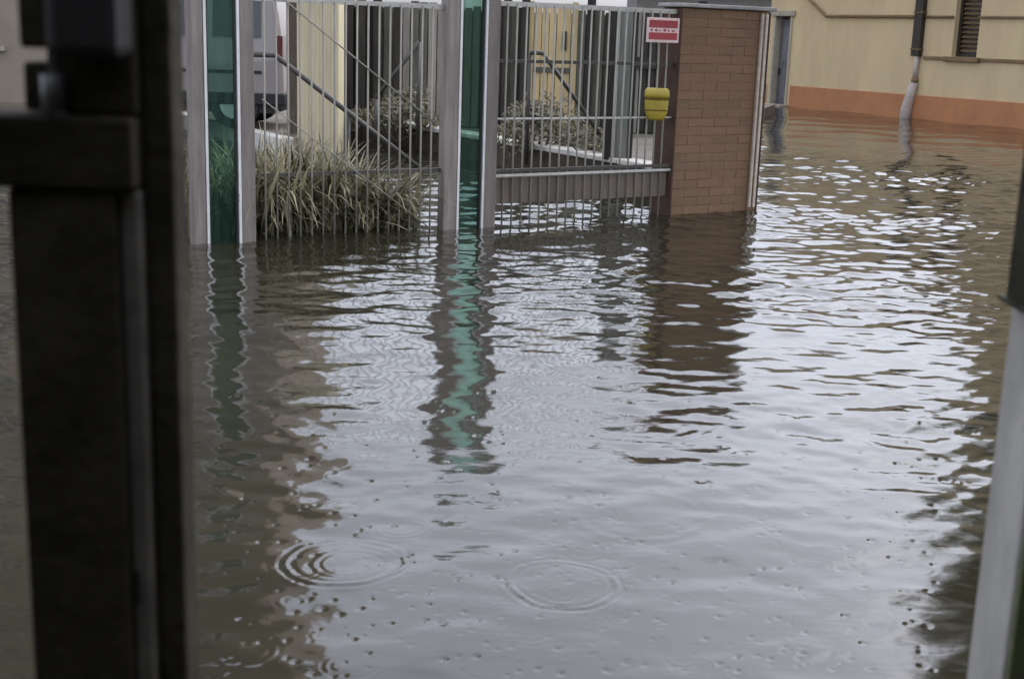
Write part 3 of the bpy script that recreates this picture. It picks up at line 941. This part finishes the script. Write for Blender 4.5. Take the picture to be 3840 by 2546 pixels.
# ------------------------------------------------------------------ plants
def blades(name, label, centers, n, hmin, hmax, spread, zb, parent_loc, width=0.014):
    t = thing(name, label, 'plant', parent_loc, 'clumps of long leaved grass')
    V, F = [], []
    r = random.Random(hash(label) % 1000)
    r = random.Random(len(label) * 7 + n)
    for _ in range(n):
        cx, cy = r.choice(centers)
        bx, by = cx + r.gauss(0, 0.08), cy + r.gauss(0, 0.07)
        th = r.uniform(0, 6.283)
        hgt = r.uniform(hmin, hmax)
        out = r.uniform(0.25, 1.0) * spread
        w = width * r.uniform(0.7, 1.3)
        dx, dy = math.cos(th), math.sin(th)
        sx, sy = -dy, dx
        droop = r.uniform(0.0, 1.1)
        base = len(V)
        K = 6
        for k in range(K + 1):
            f = k / K
            d = out * f ** 1.6
            z = zb + hgt * (f - droop * max(0, f - 0.45) ** 2 * 2.2)
            ww = w * (1 - f ** 2.5) + 0.0008
            px_, py_ = bx + dx * d, by + dy * d
            V.append((px_ + sx * ww, py_ + sy * ww, z)); V.append((px_ - sx * ww, py_ - sy * ww, z))
        for k in range(K):
            i = base + 2 * k
            F.append((i, i + 1, i + 3, i + 2))
    o = pydata('foliage', V, F, 'grass_blade', t, True)
    return t
def behind(px, py, off):
    s, _ = FL.hit(px, py)
    return FL.p(s, 0, -off)
for k, (pxs, n, hm, lab) in enumerate([((268, 288, 308), 620, (0.45, 0.78), 'long leaved grass clump nearest the left glass screen'),
                                       ((322, 342, 362), 620, (0.45, 0.78), 'long leaved grass clump in front of the cream column'),
                                       ((376, 394, 410), 430, (0.3, 0.6), 'lower long leaved grass clump right of the cream column')]):
    cs = []
    for q in pxs:
        for off in (0.3, 0.55, 0.85):
            p = behind(q, 226, off)
            cs.append((p.x, p.y))
    blades('grass_clump', lab, cs, int(n * 2.3), hm[0] * 0.7, hm[1], 0.55, -0.05, (cs[4][0], cs[4][1], 0))
cs = [tuple(behind(q, 235, o_))[:2] for q in (205, 222, 238) for o_ in (0.35, 0.6)]
blades('grass_clump', 'dark grass clump seen through the left green glass pane', cs, 420, 0.4, 0.7, 0.28, -0.05, (cs[2][0], cs[2][1], 0))

def shrub(label, c, rx, rz, n, leaf, name='shrub', m='shrub_leaf', stems=9, cat='shrub'):
    t = thing(name, label, cat, c)
    r = random.Random(len(label) * 13 + n)
    V, F = [], []
    lobes = [(r.gauss(0, 0.45) * rx, r.gauss(0, 0.4) * rx, r.uniform(0.35, 0.95) * rz, r.uniform(0.25, 0.5)) for _ in range(11)]
    for _ in range(n):
        lx, ly, lz, lr = r.choice(lobes)
        d = Vector((r.gauss(0, 1), r.gauss(0, 1), r.gauss(0, 0.8))).normalized() * (r.random() ** 0.5)
        p = Vector((c.x + lx + d.x * lr * rx, c.y + ly + d.y * lr * rx, c.z + max(0.03, lz + d.z * lr * rz)))
        a = Vector((r.gauss(0, 1), r.gauss(0, 1), r.gauss(0, 1))).normalized()
        b = a.orthogonal().normalized()
        s = leaf * r.uniform(0.6, 1.4)
        i = len(V)
        V += [tuple(p - a * s), tuple(p + b * s * 0.42), tuple(p + a * s), tuple(p - b * s * 0.42)]
        F.append((i, i + 1, i + 2, i + 3))
    pydata('foliage', V, F, m, t)
    mb = MB()
    for k in range(stems):
        lx, ly, lz, lr = lobes[k % len(lobes)]
        mb.tube([c + Vector((r.uniform(-0.05, 0.05), r.uniform(-0.05, 0.05), -0.05)), c + Vector((lx * 0.5, ly * 0.5, lz * 0.5)), c + Vector((lx, ly, lz))], 0.012, 5, 0.004)
    mb.build('stems', 'bark', t)
    return t
c = at_y(540, 139, 14.2); c.z = 0.16
shrub('dry brownish shrub behind the low wall in front of the timber door', c, 0.62, 0.55, 2600, 0.032)
c = at_y(592, 145, 13.6); c.z = 0.16
shrub('small dry shrub behind the low wall left of the grey gate post', c, 0.3, 0.32, 1100, 0.026)
c = at_y(398, 118, 16.2); c.z = 0.16
shrub('grey green shrub behind the low wall right of the cream column', c, 0.6, 0.5, 2600, 0.034)

# added outside the picture at the right: leafy crown to darken the water's reflection
def added_tree(base, label):
    t = thing('added_tree', label, 'added_tree', base)
    r = random.Random(5)
    mb = MB()
    top = base + Vector((-0.3, 0.2, 3.6))
    mb.tube([base + Vector((0, 0, -0.5)), base + Vector((-0.08, 0.05, 1.4)), base + Vector((-0.16, 0.1, 2.6)), top], 0.17, 12, 0.09)
    mb.build('trunk', 'bark', t)
    V, F = [], []
    lm = MB()
    lobes = []
    for k in range(80):
        th = r.uniform(0, 6.283); rad = 2.7 * math.sqrt(r.uniform(0.02, 1))
        lobes.append(Vector((base.x - 0.3 + math.cos(th) * rad, base.y + 0.2 + math.sin(th) * rad, base.z + r.uniform(2.9, 8.5))))
    for k in range(60):
        lobes.append(base + Vector((r.uniform(-3.3, -1.0), r.uniform(-1.8, 1.8), r.uniform(2.75, 6.2))))
    for lb_ in lobes[:16]:
        st = base + Vector((-0.16, 0.1, r.uniform(2.3, 3.4)))
        lm.tube([st, (st + lb_) / 2 + Vector((0, 0, 0.2)), lb_], 0.05, 6, 0.012)
    lm.build('limbs', 'bark', t)
    for _ in range(60000):
        c_ = r.choice(lobes)
        d = Vector((r.gauss(0, 1), r.gauss(0, 1), r.gauss(0, 0.8))).normalized() * (r.random() ** 0.45) * 0.72
        p = c_ + d
        a = Vector((r.gauss(0, 1), r.gauss(0, 1), r.gauss(0, 0.6))).normalized()
        b = a.orthogonal().normalized()
        s = r.uniform(0.05, 0.1)
        i = len(V)
        V += [tuple(p - a * s), tuple(p + b * s * 0.45), tuple(p + a * s), tuple(p - b * s * 0.45)]
        F.append((i, i + 1, i + 2, i + 3))
    pydata('crown', V, F, 'tree_leaf', t)
added_tree(Vector((7.7, 10.8, 0)), 'unseen leafy crown added right of the view to darken the water reflection')

# ------------------------------------------------------------------ near gate, pillar and gateway
GY = 1.0
def gx(px, py=430, y=GY):
    return at_y(px, py, y).x
def gz(px, py, y=GY):
    return at_y(px, py, y).z
o = Vector((0, GY, 0))
t = thing('gate_leaf', 'nearly black steel gate leaf close at the left edge of the view', 'gate', (gx(90), GY, 0))
zr0, zr1 = gz(20, 185), gz(20, 113)
xl = gx(26); xm = gx(149); xr = gx(192, 430, GY + 0.04)
MB().box(o, X3, Y3, (xl, gx(128)), (-0.012, 0.045), (-0.3, zr0 - 0.001), 0.003).build('stile', 'gate_black', t)
MB().box(o, X3, Y3, (gx(128.6), xm), (-0.006, 0.04), (-0.3, zr0 - 0.001), 0.004).build('edge_highlight', 'gate_edge_lit', t)  # highlight along the bevelled edge, painted as a paler strip
MB().box(o, X3, Y3, (xm + 0.001, xr), (0.005, 0.045), (-0.3, 2.2), 0.003).build('stile', 'gate_black', t)
MB().box(o, X3, Y3, (xl - 0.5, xm), (-0.018, 0.045), (zr0, zr1), 0.004).build('cross_rail', 'gate_black', t)
MB().box(o, X3, Y3, (gx(60, 50), xm), (-0.006, 0.045), (zr1 + 0.001, 2.2), 0.003).build('upper_panel', 'gate_black', t)
MB().box(o, X3, Y3, (gx(15, 25), gx(48, 25)), (0.005, 0.04), (gz(30, 48), 2.2), 0.003).build('upper_bar', 'gate_black', t)
MB().box(o, X3, Y3, (gx(19, 85), gx(50, 85)), (0.008, 0.04), (zr1 + 0.002, gz(30, 62)), 0.003).build('hinge_plate', 'gate_black', t)
MB().box(o, X3, Y3, (gx(68, 50), gx(139, 50)), (-0.05, -0.008), (gz(90, 56), gz(90, -30)), 0.008).build('lock_box', 'van_black', t)
MB().tube([(gx(55, 50), GY - 0.005, zr1 + 0.002), (gx(55, 50), GY - 0.005, 2.2)], 0.0045, 10).build('hinge_pin', 'hinge_grey', t)
MB().tube([(gx(57, 50), GY - 0.012, zr1 + 0.004), (gx(57, 50), GY - 0.012, zr1 + 0.03)], 0.009, 12).build('hinge_knuckle', 'hinge_grey', t)
MB().box(o, X3, Y3, (gx(137, 580), gx(142, 580)), (-0.009, -0.0065), (gz(139, 598), gz(139, 566))).build('keyhole', 'van_black', t)

PY = 1.55
pf = at_y(965, 678, PY)
r_ = ray(1001, 678)
PX = pf.x
near = r_.y * (PX / r_.x)
ptop = at_y(1012, 297, PY).z
o = Vector((PX, 0, 0))
t = thing('grey_pillar', 'low grey plastered pillar with a green front close at the right edge of the view', 'pillar', (PX + 0.15, PY - 0.1, 0))
MB().box(o, X3, Y3, (0, 0.42), (near, PY), (-0.45, ptop), 0.006).build('shaft', 'pillar_grey', t)
MB().box(o, X3, Y3, (0.004, 0.42), (near - 0.012, near - 0.001), (-0.45, ptop - 0.09), 0.002).build('painted_face', 'pillar_green', t)
px2 = at_y(1013.5, 280, PY - 0.05).x
t = thing('steel_post', 'dark steel post standing on the grey pillar at the right edge', 'post', (px2 + 0.04, PY - 0.06, ptop))
o = Vector((px2, PY - 0.1, ptop))
MB().box(o, X3, Y3, (0, 0.07), (0, 0.07), (0.002, 1.2), 0.004).build('tube', 'gate_black', t)
MB().box(o, X3, Y3, (-0.004, 0.10), (-0.01, 0.085), (0.0005, 0.006), 0.001).build('foot_plate', 'gate_black', t)

t = thing('gateway', 'dark roofed gateway passage the view is taken from', 'gateway', (0, -1, 0))
MB().box(Vector((0, 0, 0)), X3, Y3, (-1.5, -1.3), (-4, 0.9), (-0.45, 2.6)).build('side_wall', 'gateway_plaster', t)
MB().box(Vector((0, 0, 0)), X3, Y3, (1.25, 1.45), (-4, 1.5), (-0.45, 2.6)).build('side_wall', 'gateway_plaster', t)
MB().box(Vector((0, 0, 0)), X3, Y3, (-1.5, 1.45), (-4.2, -4.002), (-0.45, 2.6)).build('back_wall', 'gateway_plaster', t)
MB().box(Vector((0, 0, 0)), X3, Y3, (-1.5, 1.45), (-4.2, -0.1), (2.602, 2.8)).build('ceiling', 'gateway_plaster', t)
